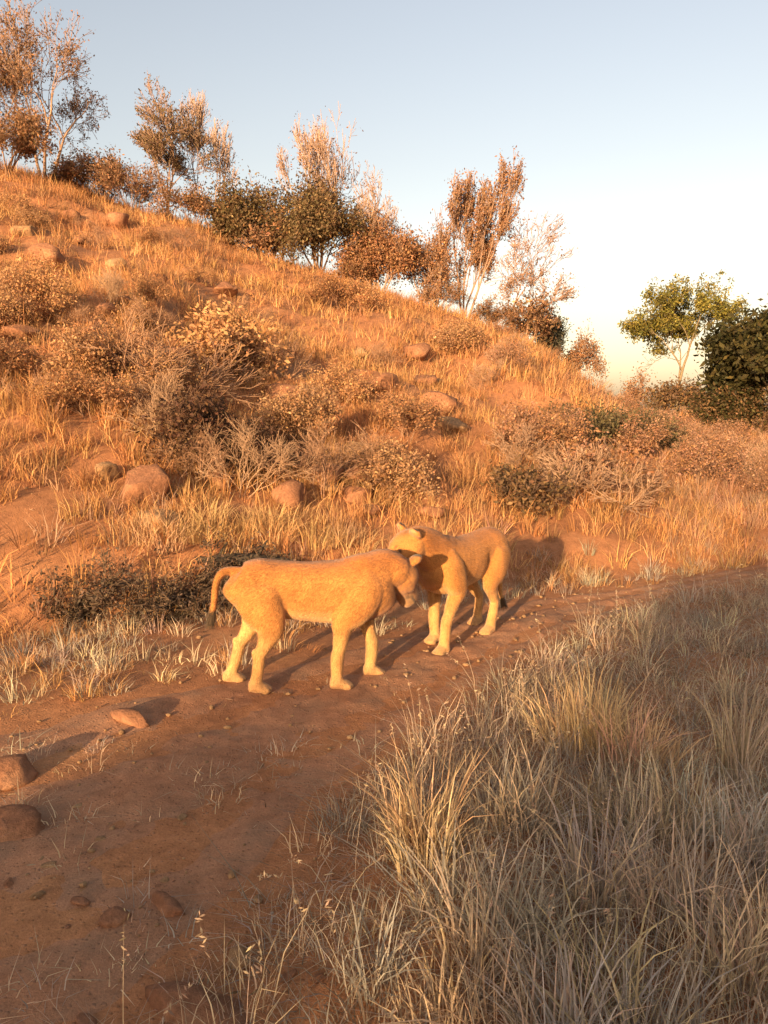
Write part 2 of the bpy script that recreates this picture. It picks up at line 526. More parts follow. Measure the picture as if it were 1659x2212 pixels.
# seed stalks standing above the foreground grass
C = verge(420, 91, -1.5, 6, .9, 7.5, dens_r)
rs = np.random.RandomState(92)
V, T, c = grass_arrays(C, 3, .42 + .22 * rs.rand(len(C)), .06, .0035, .55, pal(rs, len(C), STRAW, .2), 93, 3)
tipv = V.reshape(-1, 7, 3); a0 = (tipv[:, 4] + tipv[:, 5]) / 2; a1 = tipv[:, 6]
u = rs.rand(len(a0), 16, 1) * .75 + .3
hp_ = (a0[:, None] * (1 - u) + a1[:, None] * u + rs.randn(len(a0), 16, 3) * .006).reshape(-1, 3)
V2, Q2 = quads(hp_, .011, 94, .1, .3)
T2 = np.concatenate([Q2[:, [0, 1, 2]], Q2[:, [0, 2, 3]]]) + len(V)
c2 = np.repeat(pal(rs, len(hp_), [(.50, .38, .24), (.42, .30, .19), (.36, .25, .17)], .2), 4, 0)
tag(link('seed_stalks', mesh('seed_stalks', np.concatenate([V, V2]), np.concatenate([T, T2]), np.clip(np.concatenate([c, c2]), .01, .9)), M_GRASS), 'thin dry seed stalks standing above the foreground grass', 'grass', kind='stuff')

# litter and pebbles
rs = np.random.RandomState(77)
n = 16000
x = -5 + 11 * rs.rand(n); y = 1.2 + 7.5 * rs.rand(n) ** 1.3
k = (~in_track(x, y) | (rs.rand(n) < .10)) & (fbm(x * 2.5, y * 2.5, 3) + .35 > rs.rand(n) * .7)
x, y = x[k], y[k]
P = np.stack([x, y, H(x, y) + .015], 1)
V, Fq = quads(P, .026, 78, .62, .13)
c = np.repeat(pal(rs, len(P), [(.34, .25, .16), (.28, .19, .11), (.16, .09, .05), (.24, .13, .06), (.20, .12, .07), (.42, .31, .2)], .25), 4, 0)
tag(link('leaf_litter', mesh('leaf_litter', V, Fq, np.clip(c, .01, .9)), M_LIT), 'dry leaf and straw litter scattered on the ground beside the track', 'litter', kind='stuff')

_ico = bmesh.new(); bmesh.ops.create_icosphere(_ico, subdivisions=1, radius=1)
ICO1 = (np.array([v.co[:] for v in _ico.verts]), np.array([[v.index for v in f.verts] for f in _ico.faces])); _ico.free()
_ico = bmesh.new(); bmesh.ops.create_icosphere(_ico, subdivisions=3, radius=1)
ICO4 = (np.array([v.co[:] for v in _ico.verts]), np.array([[v.index for v in f.verts] for f in _ico.faces])); _ico.free()

n = 2600
x = -4.5 + 8 * rs.rand(n) ; y = 1.4 + 7 * rs.rand(n)
k = in_track(x, y) & (fbm(x * 1.2, y * 1.2, 2) + .25 > rs.rand(n) * .6) | (rs.rand(n) < .2)
x, y = x[k], y[k]
s = .006 + .02 * rs.rand(len(x)) ** 3
S = s[:, None] * (.7 + .6 * rs.rand(len(x), 3)); S[:, 2] *= .6
V = (ICO1[0][None] * S[:, None, :] * (.85 + .3 * rs.rand(len(x), 12, 1)) + np.stack([x, y, H(x, y) + .012], 1)[:, None, :]).reshape(-1, 3)
Fq = (ICO1[1][None] + (np.arange(len(x)) * 12)[:, None, None]).reshape(-1, 3)
tag(link('pebbles', mesh('pebbles', V, Fq, smooth=False), M_ROCK2), 'small pebbles scattered over the dirt track', 'pebbles', kind='stuff')

# ------------------------------------------------------------------ rocks
def rock(p, size, seed, mat, label, group=None, flat=.6, rz=0.0, sink=.3, cat='rock'):
    rs = np.random.RandomState(seed)
    v = ICO4[0].copy()
    for _ in range(14):
        nn = rs.randn(3); nn /= np.linalg.norm(nn); d = .55 + .35 * rs.rand()
        t = v @ nn - d
        v -= np.clip(t, 0, None)[:, None] * nn
    q = v * 2.3 + rs.rand(3) * 40
    dsp = fbm(q[:, 0] + q[:, 2] * .7, q[:, 1] - q[:, 2] * .6, 4) * .28
    v = v * (1 + dsp)[:, None]
    sx, sy, sz = size
    v = v * np.array([sx, sy, sz]) * .5
    v[:, 2] += sz * (.5 - sink) 
    o = link('rock', mesh('rock', v, ICO4[1], smooth=False), mat)
    o.location = p; o.rotation_euler = (0, 0, rz)
    tag(o, label, cat, group)
    return o

def slope_place(px, p):
    lm = [(105, 'the tall half-bare tree'), (362, 'the olive-tufted tree'), (680, 'the feathery bare tree'), (1005, 'the dense rust tree'), (1190, 'the grey-green ridge shrub')]
    name = min(lm, key=lambda q: abs(q[0] - px))[1]
    lvl = 'high on' if p[1] > 21 else ('halfway up' if p[1] > 14.5 else 'low on')
    return lvl + ' the slope below ' + name

# big pale ledge behind the lions and the stones round it
rock(ground_at(330, 1130), (.8, .5, .3), 6, M_ROCK2, 'low tan rock half hidden behind the straw hummocks', rz=-.3, cat='rock', sink=.45)
rock(ground_at(360, 1965), (.23, .085, .075), 8, M_ROCK, 'narrow orange-red stone lying slantwise on the track edge', rz=-.75, sink=.35)
rock(ground_at(250, 1990), (.12, .09, .07), 9, M_ROCK, 'small red stone on the bare soil near the slanting stone', rz=.3)
rock(ground_at(5, 1690), (.42, .3, .2), 10, M_ROCK, 'reddish rock on the outer side of the track', rz=.5)
rock(ground_at(30, 1800), (.38, .26, .15), 14, M_ROCK, 'flat reddish rock beside the track in front of another rock', rz=-.2)
rock(ground_at(420, 2190), (.46, .28, .13), 15, M_ROCK, 'flat pinkish red stone sunk in the soil at the grass edge', rz=-.4, sink=.45)
rock(ground_at(280, 1560), (.34, .16, .12), 16, M_ROCK, 'small orange stone at the far edge of the track', rz=-.5)
rock(ground_at(520, 2085), (.12, .08, .07), 17, M_ROCK2, 'small pale stone lying by the foreground grass', rz=-.9)
rs = np.random.RandomState(31)
for k in range(16):
    px = rs.uniform(-40, 760); py = rs.uniform(1760, 2230)
    p = ground_at(px, py)
    q = rs.uniform(.025, .07)
    rock(p, (q * rs.uniform(1, 1.8), q, q * rs.uniform(.5, .8)), 300 + k, M_ROCK if rs.rand() < .6 else M_ROCK2, 'fist-sized or smaller loose stone lying on the bare soil of the track', 'loose stones on the track', rz=rs.uniform(0, 6), sink=.4, cat='stone')
rs = np.random.RandomState(5)
for k in range(70):
    px = rs.uniform(-60, 1250); py = rs.uniform(430, 1120)
    if py < np.interp(px, SKY_PX, SKY_PY) + 35: continue
    p = ground_at(px, py)
    if p[1] < 8.5 or p[1] > 32: continue
    s = rs.uniform(.25, .7) * (1 if p[1] < 18 else 1.4)
    big = s > .68
    red = rs.rand() < .75
    rock(p, (s * rs.uniform(1, 1.6), s, s * rs.uniform(.55, .9)), 100 + k, M_ROCK if red else M_ROCK2,
         ('large ' if big else 'small ') + ('reddish' if red else 'tan') + ' rock half buried ' + slope_place(px, p),
         'large rocks on the hillside' if big else 'small rocks on the hillside', rz=rs.uniform(0, 6.3), cat='rock')

# ------------------------------------------------------------------ woody plants
def tube_arrays(paths, sides=5):
    """paths: list of (points (n,3), radii (n,))"""
    VV, FF, o = [], [], 0
    for P, r in paths:
        P = np.asarray(P); n = len(P)
        T = np.gradient(P, axis=0); T /= np.linalg.norm(T, axis=1)[:, None] + 1e-9
        ref = np.array([0, 0, 1.0]) if abs(T[0, 2]) < .9 else np.array([1.0, 0, 0])
        A = np.cross(T, ref); A /= np.linalg.norm(A, axis=1)[:, None] + 1e-9
        B = np.cross(T, A)
        th = np.linspace(0, 2 * np.pi, sides, endpoint=False)
        ring = P[:, None, :] + (A[:, None, :] * np.cos(th)[None, :, None] + B[:, None, :] * np.sin(th)[None, :, None]) * np.asarray(r)[:, None, None]
        VV.append(ring.reshape(-1, 3))
        i = np.arange(n - 1)[:, None] * sides + np.arange(sides)[None, :]
        j = np.arange(n - 1)[:, None] * sides + (np.arange(sides)[None, :] + 1) % sides
        FF.append(np.stack([i, j, j + sides, i + sides], -1).reshape(-1, 4) + o)
        o += n * sides
    return np.concatenate(VV), np.concatenate(FF)

def woody(name, label, cat, p, height, spread, seed, stems=1, levels=5, kids=3, r0=.12, leaf=(6, .06, .25), leafcol=None, twigcol=(.30, .17, .10),
          group=None, lean=(0, 0), trunk_frac=.3, up=.25, angle=.55, flat_top=False, min_r=.006, twig_depth=2, ragged=.0, width=None, shift=0.0, leaf_zmin=0.0):
    rs = np.random.RandomState(seed)
    trunk, twigs, tips = [], [], []
    decay = .74
    tot = sum(decay ** k for k in range(levels + 1))
    L0 = height / tot * 1.15
    def grow(q, d, L, r, lev):
        n = 4 if lev < min(3, levels - 1) else (2 if lev < levels else 1)
        pts = [q]; dd = d.copy()
        for _ in range(n):
            dd = dd + rs.randn(3) * .13 + np.array([0, 0, up * .12])
            dd /= np.linalg.norm(dd)
            pts.append(pts[-1] + dd * L / n)
        r1 = max(r * .66, min_r)
        rad = np.linspace(r, r1, n + 1)
        (trunk if lev < twig_depth else twigs).append((np.array(pts), rad))
        if lev >= levels:
            tips.append(pts[-1]); tips.append(pts[1]); return
        if lev >= levels - 2: tips.append(pts[-1]); tips.append(pts[1])
        k = kids + (1 if rs.rand() < .35 else 0) - (1 if rs.rand() < ragged else 0)
        for c in range(k):
            a = rs.randn(3); a -= dd * (a @ dd); a /= np.linalg.norm(a) + 1e-9
            ang = angle * (.5 + .9 * rs.rand())
            if c == 0 and lev < 2: ang *= .35
            nd = dd * math.cos(ang) + a * math.sin(ang)
            nd = nd * np.array([spread, spread, 1]) + np.array([0, 0, up * .3 if not flat_top or lev < 2 else -.05])
            nd /= np.linalg.norm(nd)
            s = 1.0 if c == 0 else rs.uniform(.45, 1)
            src = pts[-1] if c < 2 else pts[-2]
            grow(src, nd, L * decay * rs.uniform(.75, 1.15), max(r1 * (.95 if c == 0 else .7), min_r), lev + 1)
    for s in range(stems):
        a = rs.rand() * 6.28
        d = np.array([lean[0], lean[1], 1.0])
        if stems > 1:
            t = rs.uniform(.15, .75) * spread
            d = np.array([math.cos(a) * t + lean[0], math.sin(a) * t + lean[1], 1.0])
        d /= np.linalg.norm(d)
        q = np.array([math.cos(a), math.sin(a), 0]) * (r0 * .8 if stems > 1 else 0) + np.array([0, 0, -.15])
        grow(q, d, L0 * (1.25 if stems == 1 else rs.uniform(.7, 1.1)) * (trunk_frac / .3), r0 * (1 if stems == 1 else .6), 0)
    # bring the plant to its measured height and width
    allp = np.concatenate([q for q, _ in trunk + twigs])
    kz = height / np.percentile(allp[:, 2], 99.7)
    cx = cy = 0.0; kx = kz
    if width:
        x0, x1 = np.percentile(allp[:, 0], [1, 99]); y0, y1 = np.percentile(allp[:, 1], [1, 99])
        kx = width / max(x1 - x0, y1 - y0); cx = (x0 + x1) / 2; cy = (y0 + y1) / 2
    def fit(q):
        q = np.asarray(q) - np.array([cx, cy, 0]) * np.clip(np.asarray(q)[..., 2:3] * kz / height, 0, 1)
        q = q * np.array([kx, kx, kz])
        q[..., 0] += shift * np.clip(q[..., 2] / height, 0, 1)
        return q
    trunk = [(fit(q), r) for q, r in trunk]; twigs = [(fit(q), r) for q, r in twigs]
    tips = list(fit(np.array(tips)))
    e = empty(name, p)
    tag(e, label, cat, group)
    Vt, Ft = tube_arrays(trunk, 6)
    if twigs:
        V2, F2 = tube_arrays(twigs, 3)
        Ft = np.concatenate([Ft, F2 + len(Vt)]); Vt = np.concatenate([Vt, V2])
    c = np.array(twigcol) * (.75 + .5 * rs.rand(len(Vt), 1))
    link('trunk' if cat == 'tree' else 'stems', mesh('trunk', Vt, Ft, c, True), M_TWIG, e)
    n, size, sig = leaf
    if n and leafcol:
        tp = np.array(tips)
        if leaf_zmin: tp = tp[tp[:, 2] > leaf_zmin * height]
        if n < 1:
            tp = tp[rs.rand(len(tp)) < n]; n = 1
        P = np.repeat(tp, int(n), 0); P = P + rs.randn(len(P), 3) * sig
        V, Fq = quads(P, size, seed + 1, .25, .55)
        cc = pal(rs, len(tp), leafcol, .2)
        c = np.repeat(np.repeat(cc, int(n), 0) * (.75 + .5 * rs.rand(len(P), 1)), 4, 0)
        link('crown', mesh('crown', V, Fq, np.clip(c, .005, .9)), M_LEAF, e)
    return e

RUST = [(.34, .17, .08), (.28, .14, .07), (.38, .21, .10)]
OLIVE = [(.18, .135, .06), (.22, .155, .07), (.14, .105, .05)]
BROWN = [(.17, .10, .05), (.22, .13, .06), (.13, .085, .04)]
GREEN = [(.22, .19, .04), (.27, .22, .05), (.14, .135, .035)]
SHADED_GREEN = [(.055, .05, .018), (.08, .065, .022), (.04, .038, .014)]  # greens darkened so the leaves carry shade in their colour
TW = (.31, .20, .135)

_proto = {}
def bush(key, name, label, cat, p, height, group, seed, rs, **kw):
    """a bush of one of a few grown shapes; later ones share the mesh data of the first of that shape"""
    rz = rs.uniform(0, 6.28)
    if key not in _proto:
        e = woody(name, label, cat, p, height, kw.pop('spread', 1.3), seed, group=group, **kw)
        e.rotation_euler = (0, 0, rz)
        _proto[key] = (e, height)
        return e
    e0, h0 = _proto[key]
    e = e0.copy(); COL.objects.link(e)
    e.location = p; k = height / h0
    e.scale = (k * rs.uniform(.85, 1.2), k * rs.uniform(.85, 1.2), k); e.rotation_euler = (0, 0, rz)
    tag(e, label, cat, group)
    for ch in list(e0.children):
        c = ch.copy(); COL.objects.link(c); c.parent = e
    return e

def at_ridge(px, y=30.0):
    x = (px - 829.5) / F * (y * cp) / 1.0
    for _ in range(4):
        z = float(H(x, y)); depth = y * cp - (z - CAM_Z) * sp
        x = (px - 829.5) / F * depth
    return np.array([x, y, float(H(x, y))])

# trees on the skyline, from the upper end of the ridge downwards
PALE = (.42, .29, .21)
T = 'tree'
woody('tree', 'tall half-bare tree with rust leaves at the top end of the ridge', T, at_ridge(105, 29.5), 6.2, 1.1, 11, ragged=.35, leaf=(.8, .05, .07), leafcol=RUST + BROWN, r0=.11, twigcol=TW, levels=6, stems=3, min_r=.008, trunk_frac=.16, width=4.4)
woody('tree', 'tree with dense rust-brown twigs leaning out past the top end of the ridge', T, at_ridge(-50, 28.5), 5.6, 1.15, 12, ragged=.3, leaf=(.6, .05, .08), leafcol=RUST + BROWN, r0=.12, twigcol=TW, levels=6, stems=3, min_r=.008, trunk_frac=.16, width=3.6)
woody('tree', 'tree on the ridge with an olive tuft among bare twigs', T, at_ridge(362, 30), 4.5, 1.0, 13, leaf=(.8, .045, .06), leafcol=OLIVE + BROWN, r0=.08, twigcol=TW, levels=6, stems=2, min_r=.008, trunk_frac=.22, width=2.9)
woody('tree', 'slender bare tree standing right behind the olive-tufted tree', T, at_ridge(460, 31), 5.4, .8, 14, ragged=.45, leaf=(.2, .04, .1), leafcol=BROWN, r0=.06, twigcol=PALE, levels=6, stems=2, min_r=.008, trunk_frac=.2, width=2.2)
woody('tree', 'bare feathery tree rising above the dark brown thicket on the ridge', T, at_ridge(680, 30.5), 5.4, .95, 15, ragged=.45, leaf=(.25, .045, .12), leafcol=RUST, r0=.07, twigcol=PALE, levels=6, stems=3, min_r=.008, trunk_frac=.16, width=4.0)
woody('tree', 'bare spreading tree between the brown thicket and the rust shrub', T, at_ridge(800, 30.5), 4.6, 1.2, 16, ragged=.45, leaf=(.15, .04, .12), leafcol=RUST, r0=.06, twigcol=PALE, levels=6, stems=4, min_r=.008, trunk_frac=.16, width=3.0)
woody('tree', 'upright tree with dense rust leaves near the lower end of the ridge', T, at_ridge(1005, 29.5), 5.6, 1.0, 17, leaf=(.8, .05, .07), leafcol=RUST, r0=.09, twigcol=TW, levels=6, stems=4, min_r=.008, trunk_frac=.14, width=2.9, shift=.5)
woody('tree', 'bare wide-branched tree leaning away from the dense rust tree', T, at_ridge(1100, 30), 4.4, 1.25, 18, ragged=.4, leaf=(.3, .045, .12), leafcol=RUST, r0=.07, twigcol=(.40, .26, .18), levels=6, stems=3, min_r=.008, trunk_frac=.16, width=3.2, shift=1.5)
# ridge shrubs
SH = 'shrub'
woody('shrub', 'dense dark brown shrub on the ridge under the feathery tree', SH, at_ridge(690, 29.5), 3.3, 1.3, 21, stems=6, levels=5, leaf=(3, .06, .2), leafcol=BROWN + OLIVE, r0=.07, twigcol=(.2, .12, .07), width=3.4)
woody('shrub', 'dark brown shrub on the ridge beside the olive-tufted tree', SH, at_ridge(530, 29.5), 2.4, 1.3, 22, stems=6, levels=5, leaf=(2, .06, .2), leafcol=BROWN + OLIVE, r0=.06, twigcol=(.2, .12, .07), width=2.3)
woody('shrub', 'rust shrub on the ridge before the dense rust tree', SH, at_ridge(820, 29.3), 2.7, 1.2, 23, stems=6, levels=5, leaf=(2, .055, .2), leafcol=RUST, r0=.06, twigcol=TW, width=2.6)
woody('shrub', 'thin rust shrub tucked against the dense rust tree trunk', SH, at_ridge(915, 29.8), 2.6, 1.0, 24, stems=5, levels=5, leaf=(1, .05, .2), leafcol=RUST, r0=.05, twigcol=TW, width=2.0)
woody('shrub', 'dark brown shrub at the top of the slope under the tall half-bare tree', SH, at_ridge(10, 27), 2.4, 1.3, 25, stems=6, levels=5, leaf=(1, .05, .15), leafcol=BROWN + RUST, r0=.06, twigcol=(.28, .17, .10), width=3.4)
woody('shrub', 'grey-green shrub on the steep lower end of the ridge', SH, at_ridge(1185, 31), 2.3, .9, 26, stems=5, levels=4, leaf=(5, .05, .16), leafcol=[(.10, .10, .07), (.13, .12, .08)], r0=.05, twigcol=(.2, .15, .11), width=1.5)
woody('shrub', 'thin reddish bush beside the grey-green shrub', SH, at_ridge(1255, 32), 3.0, .9, 27, stems=4, levels=5, leaf=(1, .05, .14), leafcol=RUST, r0=.05, twigcol=TW, width=1.6)
# right-hand end
woody('tree', 'flat-topped green thorn tree with a slim trunk beyond the hill', T, at_ridge(1460, 40), 7.0, 1.5, 35, leaf=(7, .07, .11), leafcol=GREEN, r0=.10, twigcol=(.22, .17, .10), levels=6, kids=3, trunk_frac=.7, flat_top=True, angle=.62, up=.3, width=4.9, leaf_zmin=.52)
woody('tree', 'dense green tree with shade darkened into its leaves standing past the flat-topped thorn tree', T, at_ridge(1720, 24), 3.9, 1.35, 32, stems=5, leaf=(9, .10, .24), leafcol=SHADED_GREEN, r0=.16, twigcol=(.10, .07, .045), levels=5, width=4.6)
woody('shrub', 'dark shrub growing against the foot of the dense dark tree', SH, at_ridge(1570, 25), 1.3, 1.3, 33, stems=5, levels=4, leaf=(9, .06, .2), leafcol=SHADED_GREEN + BROWN, r0=.05, twigcol=(.14, .09, .06), width=2.0)
woody('shrub', 'brown shrub under the flat-topped thorn tree', SH, at_ridge(1480, 30), 1.3, 1.4, 34, stems=5, levels=4, leaf=(4, .06, .2), leafcol=BROWN, r0=.05, twigcol=TW, width=2.4)
woody('shrub', 'thin pale brown bush in the gap before the thorn tree', SH, at_ridge(1375, 34), 2.2, .9, 35, stems=4, levels=4, leaf=(1, .05, .2), leafcol=RUST, r0=.05, twigcol=TW, width=1.3)
woody('shrub', 'low olive shrub where the hill runs out', SH, ground_at(1275, 955), .55, 1.6, 36, stems=6, levels=3, leaf=(16, .036, .13), leafcol=[(.11, .09, .045), (.15, .115, .055)], r0=.05, twigcol=(.15, .1, .06), width=1.7)
woody('shrub', 'low olive shrub next to the end of the hill on the plain', SH, ground_at(1375, 955), .5, 1.7, 37, stems=6, levels=3, leaf=(14, .036, .13), leafcol=[(.13, .10, .05), (.17, .12, .06)], r0=.05, twigcol=(.15, .1, .06), width=1.7)
# scrub on the right bank
rs = np.random.RandomState(9)
n0 = 0
for k in range(140):
    px = rs.uniform(1060, 1900); y = 10.5 + 19 * rs.rand() ** 1.4
    p = at_ridge(px, y)
    if p[1] < foot(p[0]) + .8: continue
    place = ('close to the track' if y < 16 else 'midway back' if y < 22 else 'far back') + (' before the end of the hill' if px < 1330 else ' in front of the thorn tree' if px < 1560 else ' in front of the dark tree')
    kind = rs.randint(9); bare = kind % 3 == 0
    bush(('scrub', kind), 'scrub_bush', ('leafless' if bare else 'reddish') + ' twiggy bush on the bank ' + place, 'bush', p, rs.uniform(.45, .95) if y < 18 else rs.uniform(.4, .75), 'leafless bushes on the low bank' if bare else 'reddish bushes on the low bank', 2000 + kind, rs,
         stems=7, levels=4, kids=3, leaf=(0, 0, 0) if bare else (1 + kind % 2, .022, .06), leafcol=None if bare else RUST + [(.42, .24, .15), (.36, .20, .13)], r0=.017, twigcol=[(.32, .19, .12), (.28, .16, .095), (.36, .23, .145)][kind % 3 - 1], min_r=.0025)
    n0 += 1
    if n0 >= 60: break
# scrub on the hillside
cnt = 0
for k in range(400):
    px = rs.uniform(-50, 1180); py = rs.uniform(450, 1080)
    if py < np.interp(px, SKY_PX, SKY_PY) + 45: continue
    p = ground_at(px, py)
    if p[1] < 9 or p[1] > 30: continue
    bare = rs.rand() < .55
    kind = rs.randint(7)
    bush(('hill', bare, kind), 'hill_bush', ('leafless twiggy bush ' if bare else 'brown-leaved bush ') + slope_place(px, p), 'bush', p, rs.uniform(.4, 1.0), 'leafless bushes on the hillside' if bare else 'brown bushes on the hillside', 4000 + kind, rs,
         stems=6, levels=4, kids=3, leaf=(0, 0, 0) if bare else (3, .021, .07), leafcol=None if bare else [[(.46, .24, .11), (.50, .29, .13)], [(.34, .19, .09), (.40, .20, .09)], [(.38, .21, .10), (.44, .26, .13)]][kind % 3], r0=.017, twigcol=[(.34, .20, .12), (.28, .165, .10), (.38, .245, .15)][kind % 3], min_r=.0025)
    cnt += 1
    if cnt >= 50: break
woody('shrub', 'dark reddish shrub in the hollow above the straw hummocks', SH, ground_at(480, 1015), 1.0, 1.25, 41, stems=7, levels=4, width=1.3, leaf=(3, .028, .08), leafcol=[(.10, .05, .03), (.13, .07, .035)], r0=.04, twigcol=(.12, .07, .045), min_r=.005)
BT = (.12, .078, .048)  # dark twig heaps added to stand in for a shadow pocket
for lb, px, py, h_, w_, sd_ in (('broad dark twig heap in place of shade at the bank behind the curving tail', 400, 1320, .38, 1.25, 42), ('dark twig heap in place of shade next to the broad twig heap', 265, 1315, .36, 1.0, 43), ('small dark twig heap in place of shade at the end of the row away from the lions', 165, 1270, .28, .75, 45),
        ('dark twig heap in place of shade beside the fallen log', 440, 1235, .30, 1.0, 46), ('flat dark twig heap in place of shade behind the back of the side-on lion', 580, 1228, .24, .9, 47)):
    woody('shade_brush', lb, 'brush', ground_at(px, py), h_, 1.7, sd_, stems=11, levels=4, leaf=(1, .02, .05), leafcol=[(.11, .075, .048), (.15, .10, .065)], r0=.02, twigcol=BT, min_r=.004, width=w_, up=-.1, angle=.8)
woody('shrub', 'dark brown shrub behind the second lion at the hill foot', SH, ground_at(1130, 1100), .55, 1.4, 44, stems=6, levels=4, width=1.1, leaf=(1, .035, .08), leafcol=BROWN, r0=.03, twigcol=(.14, .09, .06), min_r=.004)

# low brush joining the trees along the crest
rs = np.random.RandomState(71)
for k, (px, lm) in enumerate([(160, 'beside the tall half-bare tree'), (225, 'in the gap before the olive-tufted tree'), (290, 'in the gap before the olive-tufted tree'), (420, 'beside the slender bare tree'), (600, 'between the two dark brown shrubs'), (765, 'beside the rust shrub'), (950, 'at the foot of the dense rust tree'), (1060, 'between the last two trees of the ridge'), (1140, 'below the leaning bare tree')]):
    bush(('crest', k % 4), 'crest_bush', 'low rust-brown bush on the crest ' + lm, 'bush', at_ridge(px, 29.4), rs.uniform(.9, 1.7), 'low bushes along the crest', 700 + k % 4, rs, spread=1.3,
         stems=7, levels=4, leaf=(1 + k % 2, .045, .12), leafcol=RUST + BROWN, r0=.03, twigcol=(.33, .2, .125), min_r=.007)

# bushes on the rise behind the camera: they shade the foreground
rs = np.random.RandomState(15)
for k in range(26):
    x = -19 + 26 * (k + rs.rand()) / 26; y = rs.uniform(-15, -11)
    if -11.2 < x < -8.9: continue
    kind = rs.randint(6)
    bush(('thicket', kind), 'thicket_bush', 'unseen leafy bush on the rise across the track from the hill, shading the foreground', 'bush', (x, y, float(H(x, y))), rs.uniform(.8, 1.7), 'bushes on the rise', 600 + kind, rs, spread=1.2,
         stems=5, levels=3, leaf=(6, .06, .15), leafcol=BROWN + OLIVE, r0=.04, twigcol=(.2, .13, .09))

# fallen log behind the lion
def log(p, L, r, rz, seed, label):
    rs = np.random.RandomState(seed); n = 14
    t = np.linspace(-.5, .5, n)
    P = np.stack([t * L, .04 * np.sin(t * 7), .03 * np.cos(t * 5) + r * .6], 1)
    rad = r * (1 - .35 * (t + .5)) * (1 + .12 * rs.randn(n)); rad[0] *= .7; rad[-1] *= .5
    e = empty('fallen_log', p, rz); tag(e, label, 'log')
    V, Fq = tube_arrays([(P, rad)], 10)
    o = link('log', mesh('log', V, Fq, smooth=True), M_LOG, e)
    m = bmesh.new(); m.from_mesh(o.data); bmesh.ops.holes_fill(m, edges=[x for x in m.edges if x.is_boundary], sides=0); m.to_mesh(o.data); m.free()
    for s, (u, a) in enumerate([(.15, .9), (-.2, 2.2)]):
        b = np.array([u * L, 0, r * .8]); d = np.array([.5, math.cos(a) * .4, .8])
        V, Fq = tube_arrays([(np.array([b, b + d * .12, b + d * .26]), [r * .35, r * .25, r * .08])], 6)
        link('branch_stub', mesh('branch_stub', V, Fq, smooth=True), M_LOG, e)
log(ground_at(515, 1225), 1.15, .085, .05, 3, 'dark fallen log lying below the straw hummocks')

# ------------------------------------------------------------------ lions
def furmat(name):
    m, nt, p, out = newmat(name)
    at = nt.nodes.new('ShaderNodeAttribute'); at.attribute_name = 'Col'
    tc = nt.nodes.new('ShaderNodeTexCoord')
    n1 = noise(nt, 7, 5, .6, tc.outputs['Object']); n2 = noise(nt, 120, 3, .7, tc.outputs['Object'])
    c = mix(nt, .5, at.outputs['Color'], mix(nt, 1.0, at.outputs['Color'], ramp(nt, n1.outputs[0], [(.3, (.5, .47, .45)), (.7, (1.3, 1.28, 1.25))]).outputs[0], 'MULTIPLY'))
    c = mix(nt, .35, c, mix(nt, 1.0, c, ramp(nt, n2.outputs[0], [(.3, (.6, .6, .6)), (.7, (1.3, 1.3, 1.3))]).outputs[0], 'MULTIPLY'))
    nt.links.new(c, p.inputs['Base Color'])
    p.inputs['Roughness'].default_value = .8
    p.inputs['Specular IOR Level'].default_value = .15
    p.inputs['Sheen Weight'].default_value = .25
    p.inputs['Sheen Roughness'].default_value = .5
    bump(nt, p, mix(nt, .35, n2.outputs[0], n1.outputs[0]), .5, .015)
    return m
M_FUR = furmat('tawny_coat')
def plain(name, col, rough):
    m, nt, p, out = newmat(name)
    tc = nt.nodes.new('ShaderNodeTexCoord'); n = noise(nt, 60, 3, .6, tc.outputs['Object'])
    c = ramp(nt, n.outputs[0], [(.3, tuple(v * .8 for v in col)), (.7, tuple(v * 1.15 for v in col))]).outputs[0]
    nt.links.new(c, p.inputs['Base Color']); p.inputs['Roughness'].default_value = rough
    return m
M_EYE = plain('amber_eye', (.22, .11, .02), .15)
M_NOSE = plain('nose_leather', (.06, .03, .025), .5)

def catmull(P, m):
    P = np.asarray(P, float)
    Q = np.concatenate([[2 * P[0] - P[1]], P, [2 * P[-1] - P[-2]]])
    out = []
    for i in range(1, len(Q) - 2):
        p0, p1, p2, p3 = Q[i - 1], Q[i], Q[i + 1], Q[i + 2]
        for t in np.linspace(0, 1, m, endpoint=False):
            out.append(.5 * (2 * p1 + (p2 - p0) * t + (2 * p0 - 5 * p1 + 4 * p2 - p3) * t * t + (3 * p1 - p0 - 3 * p2 + p3) * t ** 3))
    out.append(Q[-2])
    return np.array(out)

